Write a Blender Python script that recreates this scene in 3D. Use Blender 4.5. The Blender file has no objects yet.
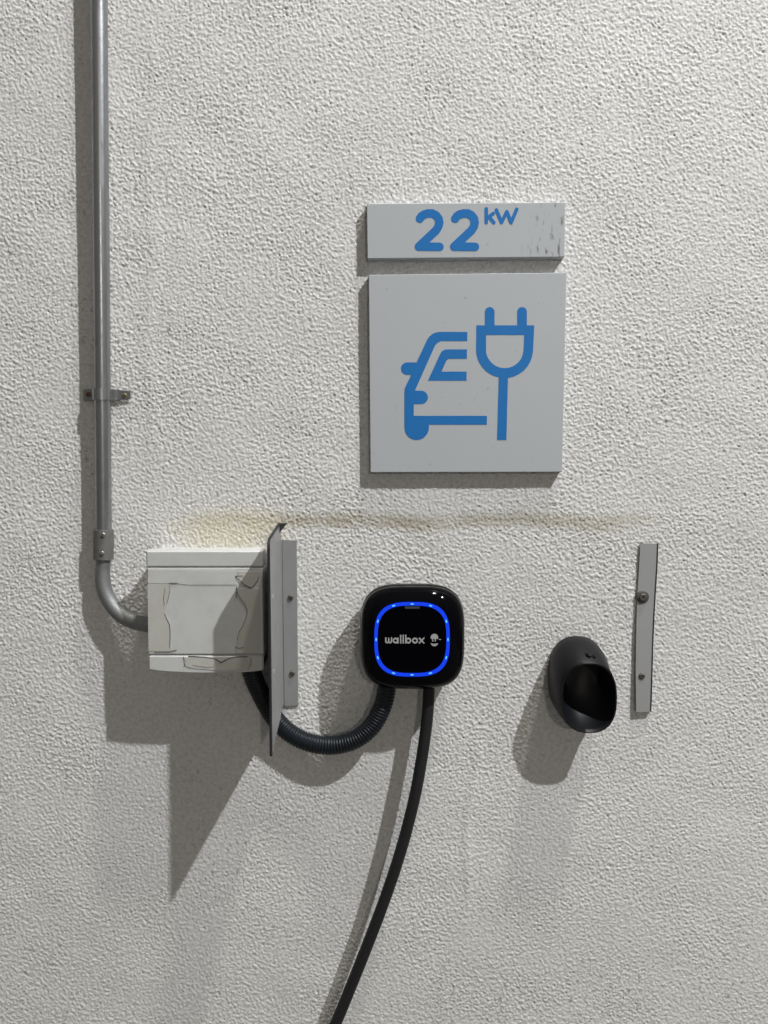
import bpy, math, random
import numpy as np
from mathutils import Vector, geometry

# ------------------------------------------------------------------ camera, world, lamps
S = bpy.context.scene
COL = S.collection
F_PX, CX, CY = 850.0, 384.0, 512.0
DIST, CAM_Z, PITCH = 1.42, 1.40, math.radians(4.5)

cam_d = bpy.data.cameras.new('camera')
cam_d.sensor_fit = 'VERTICAL'
cam_d.sensor_height = 36.0
cam_d.lens = F_PX / 1024.0 * 36.0
cam_d.clip_start = 0.05
cam = bpy.data.objects.new('camera', cam_d)
COL.objects.link(cam)
cam.location = (0, -DIST, CAM_Z)
cam.rotation_euler = (math.pi / 2 - PITCH, 0, 0)
S.camera = cam

S.view_settings.view_transform = 'Standard'
S.view_settings.look = 'None'
S.view_settings.exposure = 0.0
S.view_settings.gamma = 1.0
S.view_settings.use_curve_mapping = False

W = bpy.data.worlds.new('night_world')
S.world = W
W.use_nodes = True
nt = W.node_tree
nt.nodes.clear()
tc = nt.nodes.new('ShaderNodeTexCoord')
sp = nt.nodes.new('ShaderNodeSeparateXYZ')
rp = nt.nodes.new('ShaderNodeValToRGB')
bg = nt.nodes.new('ShaderNodeBackground')
wo = nt.nodes.new('ShaderNodeOutputWorld')
mr = nt.nodes.new('ShaderNodeMapRange')
nt.links.new(tc.outputs['Generated'], sp.inputs[0])
nt.links.new(sp.outputs['Z'], mr.inputs['Value'])
mr.inputs['From Min'].default_value = -1
mr.inputs['From Max'].default_value = 1
nt.links.new(mr.outputs[0], rp.inputs[0])
e = rp.color_ramp.elements
e[0].position = 0.0; e[0].color = (0.30, 0.26, 0.21, 1)
e[1].position = 1.0; e[1].color = (1.0, 0.96, 0.88, 1)
x = e.new(0.52); x.color = (0.50, 0.48, 0.44, 1)
x = e.new(0.40); x.color = (0.30, 0.27, 0.22, 1)
nt.links.new(rp.outputs[0], bg.inputs[0])
bg.inputs[1].default_value = 0.25
nt.links.new(bg.outputs[0], wo.inputs[0])


def lamp(name, loc, power, radius, color):
    d = bpy.data.lights.new(name, 'POINT')
    d.energy = power
    d.shadow_soft_size = radius
    d.color = color
    o = bpy.data.objects.new(name, d)
    o.location = loc
    COL.objects.link(o)
    return o


lamp('main_lamp', (2.72, -2.55, 5.60), 1320, 0.05, (0.985, 0.995, 1.0))
lamp('canopy_lamp', (2.44, -1.80, 10.8), 2200, 0.27, (1.0, 0.95, 0.86))
lamp('far_lamp', (2.10, -10.0, 3.30), 330, 0.10, (1.0, 0.93, 0.82))

random.seed(7)
rng = np.random.default_rng(11)

# ------------------------------------------------------------------ helpers
SP, CP = math.sin(PITCH), math.cos(PITCH)


def P(u, v, d=0.0):
    """place at distance d in front of the wall that the photo shows at (u, v)"""
    a, b = (u - CX) / F_PX, (CY - v) / F_PX
    dx, dy, dz = a, CP + b * SP, -SP + b * CP
    t = (DIST - d) / dy
    return Vector((dx * t, -d, CAM_Z + dz * t))


def XZ(u, v, d=0.0):
    p = P(u, v, d)
    return (p.x, p.z)


def mesh(name, verts, faces, mat, parent=None, smooth=True, angle=None):
    me = bpy.data.meshes.new(name)
    off = parent_loc(parent)
    me.from_pydata([tuple(Vector(v) - off) for v in verts], [], faces)
    me.update()
    import bmesh
    bm = bmesh.new(); bm.from_mesh(me)
    bmesh.ops.recalc_face_normals(bm, faces=bm.faces[:])
    bm.to_mesh(me); bm.free()
    me.materials.append(mat)
    if smooth:
        me.shade_smooth()
        if angle is not None:
            me.set_sharp_from_angle(angle=math.radians(angle))
    o = bpy.data.objects.new(name, me)
    COL.objects.link(o)
    if parent is not None:
        o.parent = parent
    return o


def parent_loc(p):
    v = Vector((0, 0, 0))
    while p is not None:
        v += p.location
        p = p.parent
    return v


def thing(name, label, cat, loc, group=None):
    o = bpy.data.objects.new(name, None)
    o.empty_display_size = 0.05
    COL.objects.link(o)
    o.location = loc
    o['label'] = label
    o['category'] = cat
    if group:
        o['group'] = group
    return o


def tag(o, label, cat, group=None):
    o['label'] = label
    o['category'] = cat
    if group:
        o['group'] = group
    return o


def merge(*parts):
    V, Fs = [], []
    for v, f in parts:
        n = len(V)
        V += list(v)
        Fs += [tuple(i + n for i in q) for q in f]
    return V, Fs


def prism(outline, y0, y1, holes=(), bev=0.0):
    """outline of (x, z) points; back at y0, front at y1 (y1 < y0)"""
    loops = [list(outline)] + [list(h) for h in holes]
    V, Fs = [], []
    if bev > 0 and not holes:
        n = len(outline)
        ins = inset(outline, bev)
        V = [(x, y0, z) for x, z in outline] + [(x, y1 + bev, z) for x, z in outline] + [(x, y1, z) for x, z in ins]
        for k in range(2):
            for i in range(n):
                j = (i + 1) % n
                Fs.append((k * n + i, k * n + j, (k + 1) * n + j, (k + 1) * n + i))
        tri = geometry.tessellate_polygon([[Vector((x, z, 0)) for x, z in ins]])
        for t in tri:
            Fs.append(tuple(2 * n + i for i in t))
            Fs.append(tuple(reversed(t)))
        return V, Fs
    flat = [p for l in loops for p in l]
    n = len(flat)
    V = [(x, y0, z) for x, z in flat] + [(x, y1, z) for x, z in flat]
    tri = geometry.tessellate_polygon([[Vector((x, z, 0)) for x, z in l] for l in loops])
    for t in tri:
        Fs.append(tuple(n + i for i in t))
        Fs.append(tuple(reversed(t)))
    s = 0
    for l in loops:
        m = len(l)
        for i in range(m):
            a, b = s + i, s + (i + 1) % m
            Fs.append((a, b, n + b, n + a))
        s += m
    return V, Fs


def inset(pts, d):
    n = len(pts)
    area = sum(pts[i][0] * pts[(i + 1) % n][1] - pts[(i + 1) % n][0] * pts[i][1] for i in range(n))
    sg = 1 if area > 0 else -1
    out = []
    for i in range(n):
        a, b, c = Vector(pts[i - 1]), Vector(pts[i]), Vector(pts[(i + 1) % n])
        e1, e2 = (b - a).normalized(), (c - b).normalized()
        n1, n2 = Vector((-e1.y, e1.x)) * sg, Vector((-e2.y, e2.x)) * sg
        m = n1 + n2
        k = m.dot(n1)
        m = m / k if abs(k) > 0.2 else n1
        q = b + m * d
        out.append((q.x, q.y))
    return out


def rrect(x0, x1, z0, z1, r, n=5):
    pts = []
    for cx, cz, a0 in ((x1 - r, z1 - r, 0), (x0 + r, z1 - r, 90), (x0 + r, z0 + r, 180), (x1 - r, z0 + r, 270)):
        for i in range(n + 1):
            a = math.radians(a0 + 90 * i / n)
            pts.append((cx + r * math.cos(a), cz + r * math.sin(a)))
    return pts


def box(lo, hi):
    (a, b, c), (d, e_, f) = lo, hi
    V = [(a, b, c), (d, b, c), (d, e_, c), (a, e_, c), (a, b, f), (d, b, f), (d, e_, f), (a, e_, f)]
    Fs = [(0, 3, 2, 1), (4, 5, 6, 7), (0, 1, 5, 4), (1, 2, 6, 5), (2, 3, 7, 6), (3, 0, 4, 7)]
    return V, Fs


def spline(pts, n=12):
    """Catmull-Rom through the points"""
    pts = [Vector(p) for p in pts]
    p = [pts[0] * 2 - pts[1]] + pts + [pts[-1] * 2 - pts[-2]]
    out = []
    for i in range(1, len(p) - 2):
        for k in range(n):
            t = k / n
            a, b, c, d = p[i - 1], p[i], p[i + 1], p[i + 2]
            out.append(0.5 * ((2 * b) + (c - a) * t + (2 * a - 5 * b + 4 * c - d) * t * t + (3 * b - a - 3 * c + d) * t ** 3))
    out.append(pts[-1])
    return out


def resample(pts, step):
    L = [0.0]
    for a, b in zip(pts, pts[1:]):
        L.append(L[-1] + (b - a).length)
    n = max(2, int(L[-1] / step))
    out, j = [], 0
    for i in range(n + 1):
        s = L[-1] * i / n
        while j < len(L) - 2 and L[j + 1] < s:
            j += 1
        t = (s - L[j]) / max(1e-9, L[j + 1] - L[j])
        out.append(pts[j].lerp(pts[j + 1], min(1, max(0, t))))
    return out


def tube(path, rad, seg=24, cap=True):
    """rad: number or function of (index, arc length)"""
    V, Fs = [], []
    n = len(path)
    T = [(path[min(i + 1, n - 1)] - path[max(i - 1, 0)]).normalized() for i in range(n)]
    up = Vector((0, -1, 0))
    if abs(T[0].dot(up)) > 0.9:
        up = Vector((1, 0, 0))
    N = (up - T[0] * up.dot(T[0])).normalized()
    s = 0.0
    for i in range(n):
        if i:
            s += (path[i] - path[i - 1]).length
            N = (N - T[i] * N.dot(T[i])).normalized()
        B = T[i].cross(N)
        r = rad(i, s) if callable(rad) else rad
        for k in range(seg):
            a = 2 * math.pi * k / seg
            V.append(path[i] + (N * math.cos(a) + B * math.sin(a)) * r)
    for i in range(n - 1):
        for k in range(seg):
            j = (k + 1) % seg
            Fs.append((i * seg + k, i * seg + j, (i + 1) * seg + j, (i + 1) * seg + k))
    if cap:
        Fs.append(tuple(range(seg))[::-1])
        Fs.append(tuple((n - 1) * seg + k for k in range(seg)))
    return V, Fs


def lathe_y(cx, cz, prof, seg=24):
    """profile of (r, y) from back to front, about an axis square to the wall"""
    V, Fs = [], []
    for r, y in prof:
        for k in range(seg):
            a = 2 * math.pi * k / seg
            V.append((cx + r * math.cos(a), y, cz + r * math.sin(a)))
    for i in range(len(prof) - 1):
        for k in range(seg):
            j = (k + 1) % seg
            Fs.append((i * seg + k, i * seg + j, (i + 1) * seg + j, (i + 1) * seg + k))
    Fs.append(tuple(range(seg)))
    Fs.append(tuple((len(prof) - 1) * seg + k for k in range(seg)))
    return V, Fs


def screw_head(cx, cz, y, r, h):
    """pan head with a socket; y = seat, grows towards -y"""
    return lathe_y(cx, cz, [(r, y), (r, y - h * 0.45), (r * 0.86, y - h * 0.85), (r * 0.62, y - h), (r * 0.42, y - h),
                            (r * 0.36, y - h * 0.45), (r * 0.05, y - h * 0.4)], 20)


def loft(rings, cap0=True, cap1=True):
    V, Fs = [], []
    n = len(rings[0])
    for r in rings:
        V += list(r)
    for i in range(len(rings) - 1):
        for k in range(n):
            j = (k + 1) % n
            Fs.append((i * n + k, i * n + j, (i + 1) * n + j, (i + 1) * n + k))
    if cap0:
        Fs.append(tuple(range(n))[::-1])
    if cap1:
        Fs.append(tuple((len(rings) - 1) * n + k for k in range(n)))
    return V, Fs


def superell(cx, cz, a, b, n, seg=96):
    pts = []
    for k in range(seg):
        t = 2 * math.pi * k / seg
        c, s = math.cos(t), math.sin(t)
        r = (abs(c) ** n + abs(s) ** n) ** (-1.0 / n)
        pts.append((cx + a * r * c, cz + b * r * s))
    return pts


def stroke(pts, w, cap='round', n=8):
    """outline polygon of a thick polyline (points (x, z)); round or butt ends"""
    pts = [Vector(p) for p in pts]
    L, R = [], []
    m = len(pts)
    h = w / 2
    for i in range(m):
        a = (pts[i] - pts[i - 1]).normalized() if i else None
        b = (pts[i + 1] - pts[i]).normalized() if i < m - 1 else None
        a = a or b; b = b or a
        na, nb = Vector((-a.y, a.x)), Vector((-b.y, b.x))
        k = na + nb
        k = k / max(0.35, k.dot(na))
        L.append(pts[i] + k * h); R.append(pts[i] - k * h)
    out = list(L)
    if cap == 'round':
        d = (pts[-1] - pts[-2]).normalized(); a0 = math.atan2(d.x, -d.y)
        a0 = math.atan2(d.x, -d.y)
        base = math.atan2((L[-1] - pts[-1]).y, (L[-1] - pts[-1]).x)
        for i in range(1, n):
            a = base - math.pi * i / n
            out.append(pts[-1] + Vector((math.cos(a), math.sin(a))) * h)
    out += R[::-1]
    if cap == 'round':
        base = math.atan2((R[0] - pts[0]).y, (R[0] - pts[0]).x)
        for i in range(1, n):
            a = base - math.pi * i / n
            out.append(pts[0] + Vector((math.cos(a), math.sin(a))) * h)
    return [(p.x, p.y) for p in out]


def arc(cx, cy, r, a0, a1, n=10):
    return [(cx + r * math.cos(math.radians(a0 + (a1 - a0) * i / n)),
             cy + r * math.sin(math.radians(a0 + (a1 - a0) * i / n))) for i in range(n + 1)]


# ------------------------------------------------------------------ materials
def mat(name, color, rough=0.5, metal=0.0, spec=0.5, noise=0.0, nscale=40.0, color2=None, bump=0.0, bscale=300.0,
        emit=None, estr=0.0, coat=0.0, rvar=0.0, stretch=None):
    m = bpy.data.materials.new(name)
    m.use_nodes = True
    t = m.node_tree
    b = t.nodes['Principled BSDF']
    b.inputs['Base Color'].default_value = (*color, 1)
    b.inputs['Roughness'].default_value = rough
    b.inputs['Metallic'].default_value = metal
    b.inputs['Specular IOR Level'].default_value = spec
    b.inputs['Coat Weight'].default_value = coat
    co = t.nodes.new('ShaderNodeTexCoord')
    src = co.outputs['Object']
    if stretch:
        mp = t.nodes.new('ShaderNodeMapping')
        mp.inputs['Scale'].default_value = stretch
        t.links.new(src, mp.inputs[0]); src = mp.outputs[0]
    if noise > 0:
        nz = t.nodes.new('ShaderNodeTexNoise')
        nz.inputs['Scale'].default_value = nscale
        nz.inputs['Detail'].default_value = 6
        nz.inputs['Roughness'].default_value = 0.65
        t.links.new(src, nz.inputs['Vector'])
        mx = t.nodes.new('ShaderNodeMix'); mx.data_type = 'RGBA'
        mr_ = t.nodes.new('ShaderNodeMapRange')
        mr_.inputs['From Min'].default_value = 0.42; mr_.inputs['From Max'].default_value = 0.68
        mr_.inputs['To Max'].default_value = noise
        t.links.new(nz.outputs['Fac'], mr_.inputs['Value'])
        t.links.new(mr_.outputs[0], mx.inputs['Factor'])
        mx.inputs['A'].default_value = (*color, 1)
        c2 = color2 or tuple(c * 0.6 for c in color)
        mx.inputs['B'].default_value = (*c2, 1)
        t.links.new(mx.outputs['Result'], b.inputs['Base Color'])
        if rvar:
            r2 = t.nodes.new('ShaderNodeMapRange')
            r2.inputs['From Min'].default_value = 0.3; r2.inputs['From Max'].default_value = 0.7
            r2.inputs['To Min'].default_value = max(0.02, rough - rvar); r2.inputs['To Max'].default_value = rough + rvar
            t.links.new(nz.outputs['Fac'], r2.inputs['Value'])
            t.links.new(r2.outputs[0], b.inputs['Roughness'])
    if bump > 0:
        n2 = t.nodes.new('ShaderNodeTexNoise')
        n2.inputs['Scale'].default_value = bscale; n2.inputs['Detail'].default_value = 4
        t.links.new(src, n2.inputs['Vector'])
        bp = t.nodes.new('ShaderNodeBump')
        bp.inputs['Strength'].default_value = bump; bp.inputs['Distance'].default_value = 0.001
        t.links.new(n2.outputs['Fac'], bp.inputs['Height'])
        t.links.new(bp.outputs[0], b.inputs['Normal'])
    if emit:
        b.inputs['Emission Color'].default_value = (*emit, 1)
        b.inputs['Emission Strength'].default_value = estr
    return m


M_galv = mat('galvanised_steel', (0.36, 0.37, 0.385), 0.34, 0.9, noise=0.55, nscale=22, color2=(0.24, 0.25, 0.26), rvar=0.08,
             bump=0.15, bscale=120)
M_elbow = mat('bent_galvanised_steel', (0.26, 0.27, 0.275), 0.62, 0.75, noise=0.5, nscale=50, color2=(0.20, 0.205, 0.21), rvar=0.1, bump=0.3, bscale=160)
M_galv_dull = mat('dull_zinc', (0.19, 0.19, 0.182), 0.6, 0.5, noise=0.5, nscale=60, color2=(0.13, 0.13, 0.122))
M_rust = mat('rusty_screw', (0.16, 0.075, 0.05), 0.8, 0.2, noise=0.7, nscale=300, color2=(0.3, 0.2, 0.15))
M_brass = mat('brassy_screw', (0.20, 0.165, 0.095), 0.5, 0.6)
M_zinc_screw = mat('zinc_screw', (0.42, 0.42, 0.40), 0.35, 0.8)
M_dark_screw = mat('dark_screw', (0.085, 0.085, 0.08), 0.55, 0.4, noise=0.6, nscale=400, color2=(0.13, 0.11, 0.08))
M_box = mat('aged_white_plastic', (0.55, 0.56, 0.56), 0.45, noise=0.4, nscale=30, color2=(0.42, 0.42, 0.40), bump=0.15, bscale=60)
M_tape = mat('yellowed_tape', (0.49, 0.49, 0.465), 0.5, noise=0.5, nscale=40, color2=(0.44, 0.425, 0.36), bump=0.3, bscale=90)
M_crack = mat('dark_crack', (0.12, 0.115, 0.105), 0.8)
M_plate = mat('grey_painted_steel', (0.29, 0.295, 0.30), 0.45, 0.25, noise=0.4, nscale=18, color2=(0.23, 0.23, 0.235), rvar=0.05)
M_strip = mat('grey_anodised_strip', (0.35, 0.355, 0.36), 0.42, 0.25, noise=0.4, nscale=30, color2=(0.33, 0.335, 0.34))
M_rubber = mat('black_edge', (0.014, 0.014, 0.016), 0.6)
M_corr = mat('black_corrugated_plastic', (0.009, 0.012, 0.017), 0.40, spec=0.25)
M_cable = mat('black_rubber_cable', (0.016, 0.016, 0.017), 0.55, spec=0.22)
M_char = mat('black_gloss_plastic', (0.002, 0.002, 0.003), 0.06, spec=0.09)
M_char_rim = mat('black_matte_plastic', (0.003, 0.003, 0.0035), 0.35, spec=0.09)
M_glass = mat('black_glass_panel', (0.001, 0.001, 0.002), 0.06, spec=0.07)
M_ring = mat('blue_light_ring', (0.002, 0.004, 0.02), 0.5, spec=0.1, emit=(0.006, 0.050, 0.84), estr=1.0)
M_led = mat('bright_led', (0.1, 0.4, 0.9), 0.4, emit=(0.05, 0.36, 1.0), estr=1.15)
M_logo = mat('grey_print', (0.36, 0.36, 0.36), 0.5)
M_sensor = mat('sensor_window', (0.05, 0.055, 0.06), 0.3)
M_holster = mat('black_moulded_plastic', (0.008, 0.0085, 0.0105), 0.42, spec=0.2, bump=0.08, bscale=500)
M_blue = mat('blue_vinyl', (0.014, 0.150, 0.43), 0.42, spec=0.22, noise=0.25, nscale=14, color2=(0.022, 0.19, 0.50))


def sign_mat(name, streaks):
    m = mat(name, (0.415, 0.437, 0.46), 0.42, spec=0.35, noise=0.25, nscale=9, color2=(0.39, 0.412, 0.432))
    t = m.node_tree
    b = t.nodes['Principled BSDF']
    old = b.inputs['Base Color'].links[0].from_socket
    co = t.nodes.new('ShaderNodeTexCoord')
    vo = t.nodes.new('ShaderNodeTexNoise')           # small scattered specks of dirt
    vo.inputs['Scale'].default_value = 130; vo.inputs['Detail'].default_value = 2
    t.links.new(co.outputs['Object'], vo.inputs['Vector'])
    mr_ = t.nodes.new('ShaderNodeMapRange')
    mr_.inputs['From Min'].default_value = 0.71; mr_.inputs['From Max'].default_value = 0.78
    mr_.inputs['To Max'].default_value = 0.55
    t.links.new(vo.outputs['Fac'], mr_.inputs['Value'])
    fac = mr_.outputs[0]
    if streaks:
        # dark drip marks near the right end (object x from the sign's centre)
        mp = t.nodes.new('ShaderNodeMapping'); mp.inputs['Scale'].default_value = (150, 60, 42)
        t.links.new(co.outputs['Object'], mp.inputs[0])
        n2 = t.nodes.new('ShaderNodeTexNoise'); n2.inputs['Scale'].default_value = 1.0; n2.inputs['Detail'].default_value = 3
        t.links.new(mp.outputs[0], n2.inputs['Vector'])
        r2 = t.nodes.new('ShaderNodeMapRange'); r2.inputs['From Min'].default_value = 0.57; r2.inputs['From Max'].default_value = 0.68
        t.links.new(n2.outputs['Fac'], r2.inputs['Value'])
        sx = t.nodes.new('ShaderNodeSeparateXYZ'); t.links.new(co.outputs['Object'], sx.inputs[0])
        r3 = t.nodes.new('ShaderNodeMapRange'); r3.inputs['From Min'].default_value = 0.085; r3.inputs['From Max'].default_value = 0.12
        t.links.new(sx.outputs['X'], r3.inputs['Value'])
        mu = t.nodes.new('ShaderNodeMath'); mu.operation = 'MULTIPLY'
        t.links.new(r2.outputs[0], mu.inputs[0]); t.links.new(r3.outputs[0], mu.inputs[1])
        mxx = t.nodes.new('ShaderNodeMath'); mxx.operation = 'MAXIMUM'
        t.links.new(mu.outputs[0], mxx.inputs[0]); t.links.new(fac, mxx.inputs[1])
        fac = mxx.outputs[0]
    mx = t.nodes.new('ShaderNodeMix'); mx.data_type = 'RGBA'
    t.links.new(fac, mx.inputs['Factor']); t.links.new(old, mx.inputs['A'])
    mx.inputs['B'].default_value = (0.17, 0.17, 0.165, 1)
    t.links.new(mx.outputs['Result'], b.inputs['Base Color'])
    return m


M_sign = sign_mat('grey_sign_paint', False)
M_sign2 = sign_mat('grey_sign_paint_streaked', True)


def wall_material():
    m = bpy.data.materials.new('rough_white_stucco')
    m.use_nodes = True
    t = m.node_tree
    N, L = t.nodes, t.links
    b = N['Principled BSDF']
    b.inputs['Roughness'].default_value = 0.72
    b.inputs['Specular IOR Level'].default_value = 0.25
    co = N.new('ShaderNodeTexCoord')
    sep = N.new('ShaderNodeSeparateXYZ'); L.new(co.outputs['Object'], sep.inputs[0])

    def noise(scale, detail=4, rough=0.6, vec=None):
        n = N.new('ShaderNodeTexNoise')
        n.inputs['Scale'].default_value = scale; n.inputs['Detail'].default_value = detail
        n.inputs['Roughness'].default_value = rough
        L.new(vec or co.outputs['Object'], n.inputs['Vector'])
        return n.outputs['Fac']

    def rng_(v, a, b_, c=0.0, d=1.0):
        r = N.new('ShaderNodeMapRange'); r.interpolation_type = 'SMOOTHSTEP'
        r.inputs['From Min'].default_value = a; r.inputs['From Max'].default_value = b_
        r.inputs['To Min'].default_value = c; r.inputs['To Max'].default_value = d
        L.new(v, r.inputs['Value']); return r.outputs[0]

    def op(o, a, b_):
        q = N.new('ShaderNodeMath'); q.operation = o
        for i, v in enumerate((a, b_)):
            if isinstance(v, (int, float)):
                q.inputs[i].default_value = v
            else:
                L.new(v, q.inputs[i])
        return q.outputs[0]

    def mix(f, a, col):
        q = N.new('ShaderNodeMix'); q.data_type = 'RGBA'
        L.new(f, q.inputs['Factor'])
        if isinstance(a, tuple):
            q.inputs['A'].default_value = (*a, 1)
        else:
            L.new(a, q.inputs['A'])
        q.inputs['B'].default_value = (*col, 1)
        return q.outputs['Result']

    c = mix(rng_(noise(2.2, 5), 0.35, 0.70), (0.690, 0.686, 0.680), (0.645, 0.640, 0.630))
    c = mix(op('MULTIPLY', rng_(noise(140, 4, 0.7), 0.42, 0.62), 0.55), c, (0.49, 0.48, 0.46))   # fine mottling: light and shade of small bumps put into the colour
    # dark grime specks
    c = mix(op('MULTIPLY', rng_(noise(120, 3), 0.57, 0.67), rng_(noise(6, 4), 0.42, 0.66, 0.0, 0.85)), c, (0.24, 0.23, 0.21))
    # yellow-brown water stain along a level line under the signs
    zc = P(420, 521).z
    warp = op('MULTIPLY', op('SUBTRACT', noise(7, 4), 0.5), 0.035)
    dz = op('ABSOLUTE', op('ADD', op('SUBTRACT', sep.outputs['Z'], zc), warp), 0)
    band = rng_(dz, 0.002, 0.020, 1.0, 0.0)
    xs = op('MULTIPLY', rng_(sep.outputs['X'], -0.38, -0.22), rng_(sep.outputs['X'], 0.36, 0.50, 1.0, 0.0))
    f = op('MULTIPLY', op('MULTIPLY', band, xs), rng_(noise(16, 5, 0.7), 0.30, 0.65, 0.32, 0.78))
    c = mix(f, c, (0.36, 0.325, 0.235))
    # wider pale yellow bloom above the junction box
    bx = P(235, 530)
    d1 = op('MULTIPLY', op('SUBTRACT', sep.outputs['X'], bx.x), 0.42)
    d2 = op('SUBTRACT', sep.outputs['Z'], bx.z)
    rr = op('SQRT', op('ADD', op('MULTIPLY', d1, d1), op('MULTIPLY', d2, d2)), 0)
    f2 = op('MULTIPLY', rng_(rr, 0.010, 0.062, 1.0, 0.0), rng_(noise(14, 4), 0.3, 0.7, 0.25, 0.75))
    c = mix(f2, c, (0.60, 0.55, 0.40))
    L.new(c, b.inputs['Base Color'])
    bp = N.new('ShaderNodeBump'); bp.inputs['Strength'].default_value = 0.4; bp.inputs['Distance'].default_value = 0.0008
    L.new(noise(260, 4, 0.65), bp.inputs['Height'])
    L.new(bp.outputs[0], b.inputs['Normal'])
    return m


M_wall = wall_material()
M_ground = mat('asphalt', (0.09, 0.088, 0.085), 0.9, noise=0.5, nscale=80, color2=(0.13, 0.13, 0.125), bump=0.6, bscale=200)

# ------------------------------------------------------------------ the wall, with its stucco relief
def band_noise(nz, nx, h, lam, width, aniso=1.0, ang=0.0):
    kx = np.fft.fftfreq(nx, h)[None, :]
    kz = np.fft.fftfreq(nz, h)[:, None]
    ca, sa = math.cos(ang), math.sin(ang)
    a = kx * ca + kz * sa
    b = (-kx * sa + kz * ca) * aniso
    k = np.sqrt(a * a + b * b)
    flt = np.exp(-((np.log(np.maximum(k, 1e-6) * lam)) ** 2) / (2 * width ** 2))
    w = np.fft.fft2(rng.standard_normal((nz, nx)))
    r = np.real(np.fft.ifft2(w * flt))
    return r / r.std()


H = 0.0014
GX0, GX1, GZ0, GZ1 = -1.02, 1.02, 0.20, 2.30
nx, nz = int(round((GX1 - GX0) / H)) + 1, int(round((GZ1 - GZ0) / H)) + 1
xs = np.linspace(GX0, GX1, nx)
zs = np.linspace(GZ0, GZ1, nz)


def relief():
    n1 = band_noise(nz, nx, H, 0.0088, 0.62, 1.15, math.radians(38))
    n1b = band_noise(nz, nx, H, 0.0088, 0.60, 1.45, math.radians(38))
    sel = 0.5 + 0.5 * np.tanh(1.3 * band_noise(nz, nx, H, 0.30, 0.5))
    n = n1 * (1 - 0.8 * sel) + n1b * (0.15 + 0.8 * sel)
    amp = 1.0 + 0.13 * np.clip(band_noise(nz, nx, H, 0.25, 0.5), -1.5, 1.5)
    zz = np.clip((zs - 0.35) / 0.9, 0, 1)[:, None]
    amp *= 0.80 + 0.25 * zz                                  # rougher float work higher up
    h = np.tanh(1.7 * (n - 0.35)) * 0.42
    pit = band_noise(nz, nx, H, 0.0070, 0.4, 1.3, math.radians(38))
    h -= 1.3 * np.clip(pit - 1.42, 0, 1.0)                   # scattered deeper pits
    big = 0.0012 * band_noise(nz, nx, H, 0.18, 0.5)
    out = 0.00122 * amp * h + 0.20 * big
    # trowel seams: shallow upright ridges
    X = xs[None, :]; Z = zs[:, None]
    def seam(px0, pz0, px1, pz1, wdt, hgt):
        a, b = P(px0, pz0), P(px1, pz1)
        cx = a.x + (b.x - a.x) * (Z - a.z) / (b.z - a.z) + 0.006 * np.sin(Z * 23)
        f = np.clip((Z - min(a.z, b.z)) / 0.06, 0, 1) * np.clip((max(a.z, b.z) - Z) / 0.06, 0, 1)
        return hgt * f * np.exp(-((X - cx) / wdt) ** 2)
    out += seam(478, 720, 462, 940, 0.008, 0.0012) + seam(462, 900, 440, 1024, 0.010, 0.0010)
    out += seam(152, 20, 150, 480, 0.012, 0.0009)
    return out


hh = relief()
VX, VZ = np.meshgrid(xs, zs)
co = np.empty((nz * nx, 3), np.float32)
co[:, 0] = VX.ravel(); co[:, 1] = -hh.ravel(); co[:, 2] = VZ.ravel()
idx = np.arange(nz * nx).reshape(nz, nx)
quads = np.stack([idx[:-1, :-1], idx[:-1, 1:], idx[1:, 1:], idx[1:, :-1]], -1).reshape(-1, 4)
# plain continuation beyond the worked field
bx = [-4.0, GX0, GX1, 4.0]; bz = [0.0, GZ0, GZ1, 4.2]
ext = np.array([(x_, 0.0, z_) for z_ in bz for x_ in bx], np.float32)
b0 = len(co)
eq = [(b0 + r * 4 + c_, b0 + r * 4 + c_ + 1, b0 + r * 4 + c_ + 5, b0 + r * 4 + c_ + 4) for r in range(3) for c_ in range(3) if not (r == 1 and c_ == 1)]
co = np.concatenate([co, ext]); quads = np.concatenate([quads, np.array(eq)])
me = bpy.data.meshes.new('wall_back')
me.vertices.add(len(co)); me.vertices.foreach_set('co', co.ravel())
me.loops.add(quads.size); me.loops.foreach_set('vertex_index', quads.ravel().astype(np.int32))
me.polygons.add(len(quads)); me.polygons.foreach_set('loop_start', np.arange(0, quads.size, 4, dtype=np.int32))
me.update(calc_edges=True)
me.validate()
me.shade_smooth()
me.materials.append(M_wall)
wall = bpy.data.objects.new('wall_back', me)
COL.objects.link(wall)
wall['kind'] = 'structure'

v, f = box((-4, -4, -0.1), (4, 0.1, 0.0))
g = mesh('ground', v, f, M_ground, smooth=False)
g['kind'] = 'structure'

# ------------------------------------------------------------------ signs
def sign_panel(name, corners, depth, m, root):
    q = [XZ(*c, depth) for c in corners]
    v, f = prism(q, 0.0015, -depth, bev=0.0008)
    return mesh(name, v, f, m, root, smooth=False)


D1 = 0.017
c = [(366.7, 203.6), (565.3, 202.3), (564.6, 257.0), (367.4, 258.6)]
ctr = P(466, 230, 0); ctr.y = 0
s1 = thing('power_sign', 'narrow grey metal sign with blue 22 kW lettering, above the square sign', 'sign', ctr)
p1 = sign_panel('panel', c, D1, M_sign2, s1)


def zoomer(ox, oy, sc, depth):
    return lambda x_, y_: XZ(ox + x_ / sc, oy + y_ / sc, depth)


def printed(name, shapes, depth, th, m, parent):
    """flat vinyl pieces lying on a face; each (outline, holes)"""
    parts = []
    for i, (o_, hs) in enumerate(shapes):
        parts.append(prism(o_, -depth + 0.0002, -depth - th - 0.00004 * i, hs))
    v, f = merge(*parts)
    return mesh(name, v, f, m, parent, smooth=False)


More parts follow.
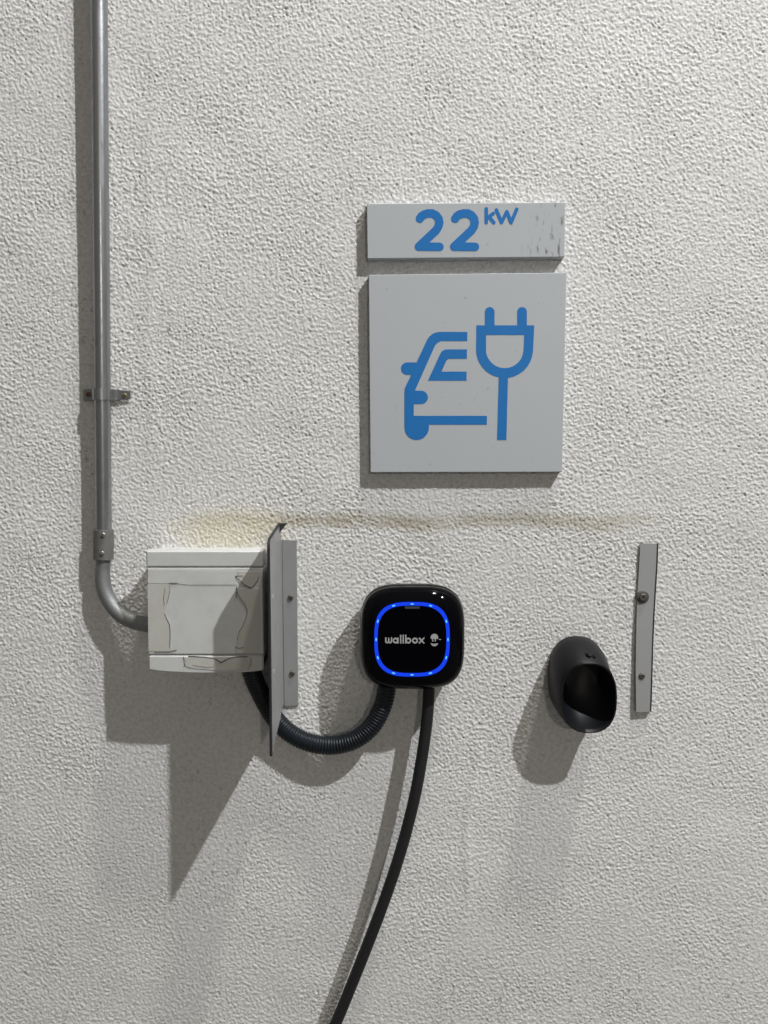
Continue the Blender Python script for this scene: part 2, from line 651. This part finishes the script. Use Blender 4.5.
Z = zoomer(380, 195, 3.84, D1)
PXW = (DIST - D1) / F_PX            # metres per photo pixel on the sign face
two = [(153, 91), (159, 82), (170, 75), (184, 71), (200, 71), (215, 78), (225, 91), (228, 106), (224, 122), (215, 136), (149, 198), (229, 199)]
SW = 31.5 / 3.84 * PXW
KW = 13.5 / 3.84 * PXW
shapes = []
for dx in (0, 136):
    shapes.append((stroke([Z(a + dx, b) for a, b in two[:-1]], SW), []))
    shapes.append((stroke([Z(a + dx, b) for a, b in two[-2:]], SW), []))
printed('numerals', shapes, D1, 0.0003, M_blue, s1)
shapes = [(stroke([Z(408, 53), Z(408, 106)], KW), []), (stroke([Z(435, 71), Z(410, 90)], KW), []), (stroke([Z(419, 84), Z(437, 106)], KW), [])]
wp = [(447, 58), (467, 105), (487, 64), (504, 105), (525, 55)]
shapes += [(stroke([Z(*p), Z(*q)], KW), []) for p, q in zip(wp, wp[1:])]
printed('unit_lettering', shapes, D1, 0.0003, M_blue, s1)

c = [(368.6, 274.8), (566.7, 272.6), (562.2, 472.0), (370.4, 472.4)]
ctr = P(467, 373, 0); ctr.y = 0
s2 = thing('charging_point_sign', 'square grey metal sign with blue pictogram of a car and a plug', 'sign', ctr)
p2 = sign_panel('panel', c, D1, M_sign, s2)
Z = zoomer(390, 290, 6.4, D1)
car = [(495, 268), (320, 268)] + [(295, 271), (272, 281), (252, 297), (238, 318)] + [(170, 463), (110, 463)]
car += [(110 + 40 * math.cos(math.radians(a)), 503 - 40 * math.sin(math.radians(a))) for a in range(100, 265, 15)]
car += [(110, 543), (135, 545), (102, 612), (94, 632), (92, 655), (92, 880)]
car += [(170.5 - 78.5 * math.cos(math.radians(a)), 880 + 80 * math.sin(math.radians(a))) for a in range(10, 180, 10)]
car += [(249, 880), (249, 862), (620, 862), (620, 805), (152, 805), (152, 730), (200, 730)]
car += [(200 + 43 * math.sin(math.radians(a)), 687 + 43 * math.cos(math.radians(a))) for a in range(10, 180, 15)]
car += [(200, 644), (160, 643), (278, 378), (288, 355), (303, 339), (325, 327), (495, 327)]
win = [(492, 380), (362, 380), (345, 384), (330, 394), (320, 412), (243, 580), (490, 580), (490, 522), (330, 522), (358, 458), (364, 447), (376, 440), (492, 440)]
printed('car_pictogram', [([Z(*p) for p in car], []), ([Z(*p) for p in win], [])], D1, 0.0003, M_blue, s2)
Z = zoomer(460, 290, 6.4, D1)
plug = [(105, 226), (159, 226), (159, 140)] + [(190 - 31 * math.cos(math.radians(a)), 140 - 31 * math.sin(math.radians(a))) for a in range(15, 180, 15)]
plug += [(221, 140), (221, 226), (366, 226), (366, 140)] + [(397 - 31 * math.cos(math.radians(a)), 140 - 31 * math.sin(math.radians(a))) for a in range(15, 180, 15)]
plug += [(428, 140), (428, 226), (475, 226), (468, 385)]
plug += [(285 + 182 * math.cos(math.radians(a)), 381 + 182 * math.sin(math.radians(a))) for a in range(8, 83, 6)]
plug += [(307, 562), (297, 960), (237, 960), (248, 560)]
plug += [(285 + 182 * math.cos(math.radians(a)), 381 + 182 * math.sin(math.radians(a))) for a in range(104, 178, 6)]
plug += [(103, 385)]
hole = [(167, 288), (411, 288), (407, 385)] + [(286 + 120 * math.cos(math.radians(a)), 380 + 120 * math.sin(math.radians(a))) for a in range(8, 178, 8)] + [(167, 385)]
printed('plug_pictogram', [([Z(*p) for p in plug], [[Z(*p) for p in hole]])], D1, 0.0003, M_blue, s2)

# ------------------------------------------------------------------ wall charger
C = P(412.4, 636.6, 0.05)
ch = thing('wall_charger', 'glossy black rounded square wall charger with a glowing blue ring', 'charger', (C.x, 0, C.z))
RDX, RDZ = 0.0016, 0.0026
def rung(y, a, n=3.6, dz=0.0, b=None):
    return [(px, -y, pz) for px, pz in superell(C.x, C.z + dz, a, b or a, n, 112)]
v, f = loft([rung(-0.0015, 0.077), rung(0.012, 0.0795), rung(0.026, 0.0838), rung(0.046, 0.0856), rung(0.052, 0.0852), rung(0.054, 0.0842)])
mesh('back_shell', v, f, M_char_rim, ch, angle=50)
v, f = loft([rung(0.053, 0.0836), rung(0.056, 0.0848), rung(0.064, 0.0832, 3.5), rung(0.072, 0.0782, 3.4), rung(0.0775, 0.0715, 3.3), rung(0.0805, 0.0655, 3.1),
             [(p[0] - RDX, p[1], p[2] + RDZ) for p in rung(0.0815, 0.0615, 3.0)], [(p[0] - RDX, p[1], p[2] + RDZ) for p in rung(0.0795, 0.0605, 3.0)]])
mesh('front_cover', v, f, M_char, ch, angle=60)
def ringprism(a_out, a_in, y0, y1):
    o_, i_ = superell(C.x - RDX, C.z + RDZ, a_out, a_out, 3.0, 112), superell(C.x - RDX, C.z + RDZ, a_in, a_in, 3.0, 112)
    return prism(o_, -y0, -y1, [i_])
v, f = ringprism(0.0603, 0.0549, 0.0800, 0.0822)
ring = mesh('light_ring', v, f, M_ring, ch, smooth=False)
v, f = loft([[(p[0] - RDX, p[1], p[2] + RDZ) for p in rung(y_, a_, 3.0)] for y_, a_ in ((0.0800, 0.0547), (0.0816, 0.0547), (0.0821, 0.0542))])
pan = mesh('front_panel', v, f, M_glass, ch, angle=40)
for sx in range(12):
    k = sx % 3 - 1
    side = sx // 3
    ox, oz = (k * 0.0295, 1) if side in (0, 2) else (1, k * 0.0295)
    a = 0.0574
    off = (a ** 3.0 - abs(0.0295 * k) ** 3.0) ** (1 / 3.0)
    pos = [(ox, off), (off, oz), (ox, -off), (-off, oz)][side]
    ang = math.atan2(pos[1], pos[0]) + math.pi / 2
    if k == 0:
        ang = 0 if side in (0, 2) else math.pi / 2
    else:
        nx_, nz_ = math.copysign(abs(pos[0]) ** 2, pos[0]), math.copysign(abs(pos[1]) ** 2, pos[1])
        ang = math.atan2(nx_, -nz_)
    pts = []
    for i in range(16):
        t_ = 2 * math.pi * i / 16
        lx, lz = 0.0028 * math.cos(t_), 0.0011 * math.sin(t_)
        pts.append((C.x - RDX + pos[0] + lx * math.cos(ang) - lz * math.sin(ang), C.z + RDZ + pos[1] + lx * math.sin(ang) + lz * math.cos(ang)))
    v, f = prism(pts, -0.0821, -0.0826)
    mesh('led', v, f, M_led, ring, smooth=False)
# printed word, emblem, sensor
DP = 0.0821
Z = zoomer(340, 570, 5.486, DP)
U = (DIST - DP) / F_PX / 5.486
sw = 7.6 * U
def ell(cx, cy, rx, ry, n=20, a0=0, a1=360):
    return [(cx + rx * math.cos(math.radians(a0 + (a1 - a0) * i / n)), cy + ry * math.sin(math.radians(a0 + (a1 - a0) * i / n))) for i in range(n if a1 - a0 == 360 else n + 1)]
def zz(pts):
    return [Z(*p) for p in pts]
word = []
# w
word.append((stroke(zz([(251, 372), (251, 391), (254, 397), (260, 399), (265, 396), (267, 390), (267, 374)]), sw), []))
word.append((stroke(zz([(267, 390), (269, 396), (275, 399), (280, 396), (283, 390), (283, 372)]), sw), []))
# a
word.append((zz(ell(305, 387, 16, 16)), [zz(ell(305, 387, 7.5, 7.5))]))
word.append((stroke(zz([(318, 374), (318, 400)]), sw), []))
# l l
word.append((stroke(zz([(333, 358), (333, 400)]), sw), []))
word.append((stroke(zz([(347, 358), (347, 400)]), sw), []))
# b
word.append((stroke(zz([(361, 358), (361, 400)]), sw), []))
word.append((zz(ell(375, 387, 16, 16)), [zz(ell(375, 387, 7.5, 7.5))]))
# o
word.append((zz(ell(411, 387, 17, 16)), [zz(ell(411, 387, 8.5, 7.5))]))
# x
word.append((stroke(zz([(435, 374), (460, 400)]), sw), []))
word.append((stroke(zz([(460, 374), (435, 400)]), sw), []))
printed('lettering', word, DP, 0.0002, M_logo, pan)
em = [(zz([(497, 370)] + ell(518, 370, 21, 20, 16, 180, 360) + [(537, 378), (499, 378)]), []),
      (stroke(zz([(509, 376), (509, 392)]), 6 * U, 'butt'), []), (stroke(zz([(523, 376), (523, 392)]), 6 * U, 'butt'), []),
      (zz([(497, 400)] + [(507, 404), (518, 405), (528, 404)] + [(538, 400)] + ell(518, 402, 19, 16, 12, 5, 175)), []),
      (stroke(zz([(545, 381), (553, 381)]), 4 * U), [])]
printed('emblem', em, DP, 0.0002, M_logo, pan)
printed('sensor_window', [(stroke(zz([(362, 206), (432, 206)]), 13 * U), [])], DP, 0.0003, M_sensor, pan)

# ------------------------------------------------------------------ charging cable
pts = [P(429.5, 668, 0.036), P(429, 690, 0.035), P(427, 720, 0.038), P(422, 757, 0.043), P(414, 800, 0.046), P(401, 850, 0.047),
       P(384.5, 900, 0.046), P(365.5, 950, 0.044), P(347.5, 995, 0.042), P(334.5, 1026, 0.041), P(310, 1080, 0.034), P(282, 1140, 0.04)]
path = resample(spline(pts, 14), 0.006)
v, f = tube(path, 0.0098, 24)
cb = mesh('charging_cable', v, f, M_cable)
tag(cb, 'smooth black charging cable hanging from the glowing charger', 'cable')

# ------------------------------------------------------------------ corrugated hose
pts = [P(250, 655, 0.046), P(252, 672, 0.040), P(261, 694, 0.029), P(277, 721, 0.0185), P(299, 738.5, 0.0185), P(326, 745.5, 0.024), P(352, 741, 0.030),
       P(371, 727, 0.034), P(382.5, 706, 0.036), P(387, 686, 0.036), P(388.5, 668, 0.036)]
path = resample(spline(pts, 14), 0.0009)
def ridge(i, s):
    t_ = (s / 0.0052) % 1.0
    k = 0.5 + 0.5 * math.cos(2 * math.pi * t_)
    return 0.0141 + 0.0018 * (k ** 0.6)
v, f = tube(path, ridge, 28)
hs = mesh('corrugated_hose', v, f, M_corr)
tag(hs, 'ribbed black hose looping from the junction box to the charger', 'hose')

# ------------------------------------------------------------------ galvanised conduit
pl = P(103, 520, 0.02)
cd = thing('metal_conduit', 'galvanised steel conduit running up the left side into the white box', 'pipe', (pl.x, 0, pl.z))
R = 0.0131
top = P(99.0, 0, 0.0225); low = P(103.8, 545, 0.0172)
dirv = (top - low).normalized()
v, f = tube(resample([low, top + dirv * 0.35], 0.02), R, 40)
mesh('straight_pipe', v, f, M_galv, cd, angle=50)
pts = [P(103.6, 540, 0.0172), P(103.4, 560, 0.0172), P(102.6, 574, 0.0175), P(104.2, 589, 0.018), P(110, 602, 0.019), P(119, 613, 0.022), P(132, 621, 0.026), P(147, 624.5, 0.028), P(156, 625, 0.028)]
path = resample(spline(pts, 12), 0.003)
v, f = tube(path, lambda i, s: 0.0118 if s < 0.045 else 0.0118 + 0.0009 * min(1, (s - 0.045) / 0.03), 36)
mesh('elbow', v, f, M_elbow, cd, angle=50)
a, b = P(103.4, 559, 0.0174), P(103.6, 529.5, 0.0174)
ax = (b - a)
L_ = ax.length
path = [a + ax * (k / 12) for k in range(13)]
v, f = tube([path[0]] + path + [path[-1]], lambda i, s: [0.0150, 0.0162][0 < i < 14] if i in (0, 14) else 0.0164, 36)
cp = mesh('coupling', v, f, M_galv_dull, cd, angle=40)
for px, py in ((103.5, 534.5), (102.4, 553)):
    q = P(px, py, 0.0335)
    v, f = screw_head(q.x, q.z, -0.0327, 0.0036, 0.0040)
    mesh('screw', v, f, M_zinc_screw, cp, angle=40)

# clamp
a = P(102, 394.5, 0.0187)
cl = thing('pipe_clamp', 'small steel saddle clamp holding the conduit to the wall', 'clamp', (a.x, 0, a.z))
cz = a.z
hw = 0.0092
th = 0.0016
cy = -0.0187
prof = []                         # (x, y) path of the strap, left lug to right lug
xl = XZ(83.6, 394, 0.004)[0]; xr = XZ(130.6, 396, 0.004)[0]
ra = R + 0.0006
prof += [(xl, -0.0035), (a.x - ra - 0.002, -0.0038), (a.x - ra, -0.0065), (a.x - ra, cy)]
prof += [(a.x - ra * math.cos(math.radians(t_)), cy - ra * math.sin(math.radians(t_))) for t_ in range(12, 180, 12)]
prof += [(a.x + ra, cy), (a.x + ra, -0.0065), (a.x + ra + 0.002, -0.0038), (xr, -0.0035)]
def strap(prof, z0f, z1f, th):
    n = len(prof)
    V, Fs = [], []
    for i, (px, py) in enumerate(prof):
        ta = Vector(prof[min(i + 1, n - 1)]) - Vector(prof[max(i - 1, 0)])
        ta.normalize()
        nn = Vector((ta.y, -ta.x)) * th
        for (ox, oy) in ((0, 0), (nn.x, nn.y)):
            V.append((px + ox, py + oy, z0f(px))); V.append((px + ox, py + oy, z1f(px)))
    for i in range(n - 1):
        b = i * 4; c_ = b + 4
        Fs += [(b, b + 1, c_ + 1, c_), (b + 2, c_ + 2, c_ + 3, b + 3), (b, c_, c_ + 2, b + 2), (b + 1, b + 3, c_ + 3, c_ + 1)]
    Fs += [(0, 2, 3, 1), ((n - 1) * 4, (n - 1) * 4 + 1, (n - 1) * 4 + 3, (n - 1) * 4 + 2)]
    return V, Fs
def zlo(px):
    e_ = 0.0
    if px > xr - 0.006: e_ = 0.003 * (px - xr + 0.006) / 0.006
    return cz - hw + e_
def zhi(px):
    return cz + hw - (0.003 * max(0, px - xr + 0.006) / 0.006)
v, f = strap(prof, zlo, zhi, th)
mesh('strap', v, f, M_galv, cl, angle=35)
q = XZ(88.4, 394.4, 0.006)
v, f = screw_head(q[0], q[1], -0.0048, 0.0042, 0.0030)
o = mesh('screw', v, f, M_rust, cl, angle=40); o['label'] = 'rusty screw'
q = XZ(124.4, 395.6, 0.006)
v, f = screw_head(q[0], q[1], -0.0048, 0.0042, 0.0030)
o = mesh('screw', v, f, M_brass, cl, angle=40); o['label'] = 'brassy screw'

# ------------------------------------------------------------------ junction box
DB = 0.080
x0, zt = XZ(145.8, 550.8, DB); x1, zb = XZ(264.2, 671.5, DB)
jb = thing('junction_box', 'weathered white plastic junction box with peeling tape beside the grey bracket', 'box', ((x0 + x1) / 2, 0, zb))
zs1 = XZ(200, 567.4, DB)[1]; zs2 = XZ(200, 655.0, DB)[1]
def slab(x0, x1, z0, z1, y0, y1, r=0.003, bev=0.0025, bow=0.0):
    o_ = rrect(x0, x1, z0, z1, r, 4)
    if bow:
        c_, w_ = (x0 + x1) / 2, (x1 - x0) / 2
        o2 = []
        n_ = 14
        for i in range(5): pass
        o2 = [p for p in rrect(x0, x1, z0, z1, r, 4)]
        # bowed bottom edge
        lower = [(x0 + r + (x1 - x0 - 2 * r) * i / n_, 0) for i in range(1, n_)]
        lower = [(px, z0 - bow * (1 - ((px - c_) / w_) ** 2)) for px, _ in lower]
        o2 = o2[:15] + lower + o2[15:]
        o_ = o2
    return prism(o_, -y0, -y1, bev=bev)
v, f = slab(x0 + 0.001, x1 - 0.001, zb + 0.0035, zt - 0.0045, -0.0015, DB - 0.004, 0.006, 0.003)
mesh('body', v, f, M_box, jb, angle=35)
v, f = slab(x0, x1, zs1 + 0.0006, zt, DB - 0.030, DB, 0.002, 0.0022)
mesh('top_cover', v, f, M_box, jb, angle=35)
v, f = slab(x0 + 0.0004, x1 - 0.0004, zs2 + 0.0006, zs1 - 0.0006, DB - 0.030, DB - 0.0006, 0.0012, 0.0016)
fc = mesh('front_cover', v, f, M_box, jb, angle=35)
v, f = slab(x0, x1 - 0.001, zb + 0.0012, zs2 - 0.0008, DB - 0.045, DB, 0.004, 0.0025, bow=0.0052)
bc = mesh('bottom_cover', v, f, M_box, jb, angle=35)
DF = DB - 0.0006
Z = zoomer(130, 530, 5.12, DF)
def patch(name, pts, th, m, parent, y=DF):
    v, f = prism([Z(*p) for p in pts], -y + 0.0003, -y - th)
    return mesh(name, v, f, m, parent, smooth=False)
# strips of old tape, torn along their inner edges
patch('tape_strip', [(90, 278), (208, 276), (206, 320), (200, 345), (190, 372), (186, 400), (180, 425), (192, 455), (204, 480), (206, 520), (204, 575), (214, 605), (206, 622), (96, 620)], 0.0007, M_tape, fc)
patch('tape_strip', [(92, 202), (540, 206), (536, 236), (545, 262), (548, 280), (300, 280), (240, 273), (92, 272)], 0.0007, M_box, fc)
patch('tape_strip', [(552, 212), (664, 214), (668, 225), (660, 250), (640, 280), (624, 297), (604, 290), (585, 276), (560, 268), (540, 246), (552, 238)], 0.0008, M_tape, fc)
patch('tape_strip', [(550, 300), (662, 300), (662, 630), (548, 630), (540, 600), (552, 588), (546, 560), (556, 530), (580, 490), (598, 440), (602, 412), (585, 380), (560, 345)], 0.0009, M_tape, fc)
Z = zoomer(130, 530, 5.12, DB)
patch('tape_strip', [(276, 650), (400, 654), (436, 662), (466, 680), (500, 665), (530, 652), (620, 652), (622, 690), (600, 716), (430, 716), (330, 708), (290, 700), (278, 676)], 0.0008, M_tape, bc, DB)
def crack(lines, parent, y):
    for i, (l, w) in enumerate(lines):
        v, f = prism(stroke([Z(*p) for p in l], w * U5 * 0.8), -y + 0.0002, -y - 0.0010 - 0.00003 * i)
        mesh('torn_crack', v, f, M_crack, parent, smooth=False)
U5 = (DIST - DB) / F_PX / 5.12
crack([([(540, 240), (556, 252), (574, 270), (588, 282), (606, 292), (620, 296)], 5), ([(618, 297), (634, 284), (650, 262), (660, 240)], 3.5), ([(586, 281), (604, 290), (618, 296)], 9),
       ([(548, 318), (566, 348), (590, 380), (601, 408), (598, 440), (580, 486), (560, 520), (549, 560)], 3.2),
       ([(206, 282), (205, 310), (198, 345), (188, 378)], 2.4), ([(180, 300), (172, 345), (176, 385)], 2.4), ([(178, 428), (190, 456), (203, 482), (206, 520), (204, 600)], 3.0),
       ([(540, 596), (556, 606), (584, 600)], 3), ([(540, 236), (580, 234)], 3), ([(200, 272), (244, 271)], 3),
       ([(546, 290), (545, 345)], 2.2), ([(128, 622), (205, 622), (240, 612)], 2.4)], fc, DF)
crack([([(300, 646), (380, 650), (430, 657), (466, 677), (500, 660), (530, 650), (600, 648)], 5), ([(440, 662), (466, 679), (494, 664)], 7),
       ([(274, 650), (284, 672), (278, 700)], 3), ([(620, 656), (618, 690), (604, 712)], 2.6), ([(320, 692), (390, 702), (430, 700)], 2)], bc, DB)

# ------------------------------------------------------------------ angle bracket beside the box
br = P(284, 625, 0)
bk = thing('angle_bracket', 'grey steel angle bracket with a deep upright plate right of the white box', 'bracket', (br.x, 0, br.z))
fl = [XZ(282.0, 539.5, 0.004), XZ(296.6, 540.2, 0.004), XZ(298.3, 705.6, 0.004), XZ(284.2, 706.6, 0.004)]
v, f = prism(fl, 0.0015, -0.0040, bev=0.0006)
mesh('wall_flange', v, f, M_plate, bk, smooth=False)
for px, py in ((290.6, 597.6), (292.2, 673.5)):
    q = XZ(px, py, 0.006)
    v, f = screw_head(q[0], q[1], -0.0040, 0.0047, 0.0034)
    mesh('screw', v, f, M_dark_screw, bk, angle=40)
# upright plate: side profile in (depth, z), 2 mm thick
xw_t = XZ(282.2, 540, 0.0)[0]; xw_b = XZ(284.2, 707, 0.0)[0]
def xf(z, d):
    t_ = (z - P(284, 707).z) / (P(284, 540).z - P(284, 707).z)
    return xw_b + (xw_t - xw_b) * t_
z_top_b = P(280.6, 523.5, 0.033).z; z_top_f = P(270.4, 540, 0.160).z
z_bot_f = P(271.6, 756, 0.163).z; z_bot_b = P(284.2, 707.5, 0.002).z
z_top_w = P(282, 540, 0.004).z
z_n = P(284, 703.5).z
side = [(0.0, z_top_w), (0.014, z_top_w), (0.026, z_top_b - 0.004), (0.034, z_top_b), (0.150, z_top_f + 0.001), (0.1605, z_top_f - 0.004), (0.163, z_bot_f), (0.046, z_bot_b), (0.034, z_n), (0.0, z_n)]
def upright(side, th, sh=0.0):
    n = len(side)
    V = [(xf(z, d) + sh, -d, z) for d, z in side] + [(xf(z, d) + sh - th, -d, z) for d, z in side]
    tri = geometry.tessellate_polygon([[Vector((d, z, 0)) for d, z in side]])
    Fs = [tuple(t_) for t_ in tri] + [tuple(n + i for i in reversed(t_)) for t_ in tri]
    Fs += [(i, (i + 1) % n, n + (i + 1) % n, n + i) for i in range(n)]
    return V, Fs
v, f = upright(side, 0.0022)
up_ = mesh('upright_plate', v, f, M_plate, bk, smooth=False)
# black edging along the front and the top edge
edge = [(xf(z, d) - 0.0011, -d, z) for d, z in [(0.030, z_top_b - 0.001), (0.150, z_top_f + 0.001), (0.1605, z_top_f - 0.005), (0.1612, (z_top_f + z_bot_f) / 2), (0.163, z_bot_f)]]
v, f = tube(resample([Vector(p) for p in edge], 0.006), 0.0022, 10)
mesh('edge_trim', v, f, M_rubber, up_, angle=60)
# folded tab at the top
a = Vector((xf(z_top_b, 0), -0.034, z_top_b))
tab = [(a.x - 0.001, a.y, a.z + 0.0005), (a.x + 0.0125, a.y, a.z + 0.0005), (a.x - 0.001, a.y - 0.002, a.z - 0.017)]
v = [Vector(p) for p in tab] + [Vector(p) + Vector((0, 0.002, 0)) for p in tab]
mesh('folded_tab', v, [(0, 1, 2), (5, 4, 3), (0, 3, 4, 1), (1, 4, 5, 2), (2, 5, 3, 0)], M_rubber, up_, smooth=False)
for px, py, d in ((274.2, 597.6, 0.125), (274.8, 672.5, 0.125)):
    z_ = P(px, py, d).z
    xx = xf(z_, d)
    v, f = tube([Vector((xx - 0.001, -d, z_)), Vector((xx + 0.0006, -d, z_)), Vector((xx + 0.001, -d, z_))], lambda i, s: [0.005, 0.005, 0.0035][i], 16)
    mesh('rivet', v, f, M_strip, up_, angle=40)

# ------------------------------------------------------------------ connector holster
ho_c = P(577, 677, 0)
ho = thing('connector_holster', 'empty black plastic plug holster with an oval opening, right of the charger', 'holster', (ho_c.x, 0, ho_c.z))
seg = 72
def egg(cu, cv, ru, rv, d0, d1, n=2.2, flat=0.0):
    """oval around the photo spot (cu, cv); depth d0 at its bottom to d1 at its top"""
    out = []
    for k in range(seg):
        t_ = 2 * math.pi * k / seg
        c_, s_ = math.cos(t_), math.sin(t_)
        r = (abs(c_) ** n + abs(s_) ** n) ** (-1.0 / n)
        u_, w_ = ru * r * c_, rv * r * s_
        if s_ > 0 and flat: w_ *= 1 - flat * (1 - abs(c_)) * 0.5
        d = d0 + (d1 - d0) * (w_ / rv * 0.5 + 0.5)
        out.append(P(cu + u_, cv - w_, d))
    return out
DM0, DM1 = 0.060, 0.074
outer = [egg(576.4, 676.5, 28.4, 40.0, -0.0015, -0.0015, 2.4), egg(576.9, 677.0, 29.2, 41.0, 0.004, 0.004, 2.4), egg(580.0, 681.5, 30.2, 40.4, 0.020, 0.025, 2.35),
         egg(583.0, 688.5, 29.6, 38.6, 0.040, 0.048, 2.3), egg(587.6, 696.2, 28.7, 36.2, 0.056, 0.069, 2.4), egg(589.2, 698.2, 27.8, 34.9, DM0, DM1, 2.5)]
inner = [egg(589.2, 698.3, 26.2, 33.4, DM0 - 0.0005, DM1 - 0.0005, 2.5), egg(587.2, 695.4, 25.6, 32.6, 0.050, 0.060, 2.4), egg(584.0, 685.0, 22.0, 26.0, 0.028, 0.034, 2.2), egg(581.0, 674.0, 17.5, 19.0, 0.008, 0.008, 2.0)]
v, f = loft(outer + inner, True, True)
mesh('shell', v, f, M_holster, ho, angle=60)
# catch for the plug's latch on top
q = P(590, 655.6, 0.050)
v1 = tube([P(586, 654, 0.054), P(588.5, 655.5, 0.061), P(590.5, 657, 0.064)], lambda i, s: [0.003, 0.0042, 0.003][i], 14)
v2 = tube([P(594.0, 655, 0.055), P(594.5, 656, 0.061), P(594.5, 657.5, 0.064)], lambda i, s: [0.002, 0.003, 0.002][i], 14)
v, f = merge(v1, v2)
mesh('latch_catch', v, f, M_holster, ho, angle=60)

# ------------------------------------------------------------------ loose strip on the right
st_c = P(646, 628, 0)
st = thing('metal_strip', 'narrow upright grey metal strip bolted to the wall at the far right', 'strip', (st_c.x, 0, st_c.z))
Z = lambda x_, y_, d: P(500 + x_ / 3.939, 530 + y_ / 3.939, d)
lft = [(553, 53), (548, 150), (541, 262), (538, 350), (536, 450), (535, 560), (536, 660), (537, 718)]
rgt = [(618, 54), (614, 150), (607, 262), (602, 350), (598, 450), (595, 560), (592, 660), (590, 716)]
dd = [0.0042, 0.0042, 0.0042, 0.005, 0.006, 0.007, 0.008, 0.0085]
V, Fs = [], []
for (l, r, d) in zip(lft, rgt, dd):
    a, b = Z(*l, d), Z(*r, d)
    V += [a, b, b + Vector((0, 0.0022, 0)), a + Vector((0, 0.0022, 0))]
for i in range(len(lft) - 1):
    for k in range(4):
        j = (k + 1) % 4
        Fs.append((i * 4 + k, i * 4 + j, i * 4 + 4 + j, i * 4 + 4 + k))
Fs += [(0, 3, 2, 1), tuple(len(V) - 4 + k for k in range(4))]
sm = mesh('face', V, Fs, M_strip, st, angle=30)
# narrow dark strip along the right edge, standing on the wall
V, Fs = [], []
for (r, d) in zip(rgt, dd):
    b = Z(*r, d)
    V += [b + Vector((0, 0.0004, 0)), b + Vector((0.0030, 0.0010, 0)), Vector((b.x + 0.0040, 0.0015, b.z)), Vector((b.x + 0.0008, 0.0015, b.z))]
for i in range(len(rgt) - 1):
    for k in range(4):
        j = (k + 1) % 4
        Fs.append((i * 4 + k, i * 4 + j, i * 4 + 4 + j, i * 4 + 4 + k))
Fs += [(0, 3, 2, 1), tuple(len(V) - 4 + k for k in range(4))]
mesh('edge_strip', V, Fs, M_rubber, st, angle=30)
q = Z(565, 266, 0.010)
wv, wf = lathe_y(q.x, q.z, [(0.0108, -0.0036), (0.0108, -0.0054), (0.0095, -0.0062), (0.006, -0.0062)], 28)
hx = lathe_y(q.x, q.z, [(0.0068, -0.0060), (0.0068, -0.0086), (0.0056, -0.0096), (0.0026, -0.0096), (0.0020, -0.0080), (0.0003, -0.0080)], 6)
bo = mesh('bolt', hx[0], hx[1], M_dark_screw, st, smooth=False)
mesh('washer', wv, wf, M_dark_screw, bo, angle=40)
q = Z(561, 578, 0.011)
v, f = screw_head(q.x, q.z, -0.0068, 0.0054, 0.0026)
mesh('screw', v, f, M_dark_screw, st, angle=40)
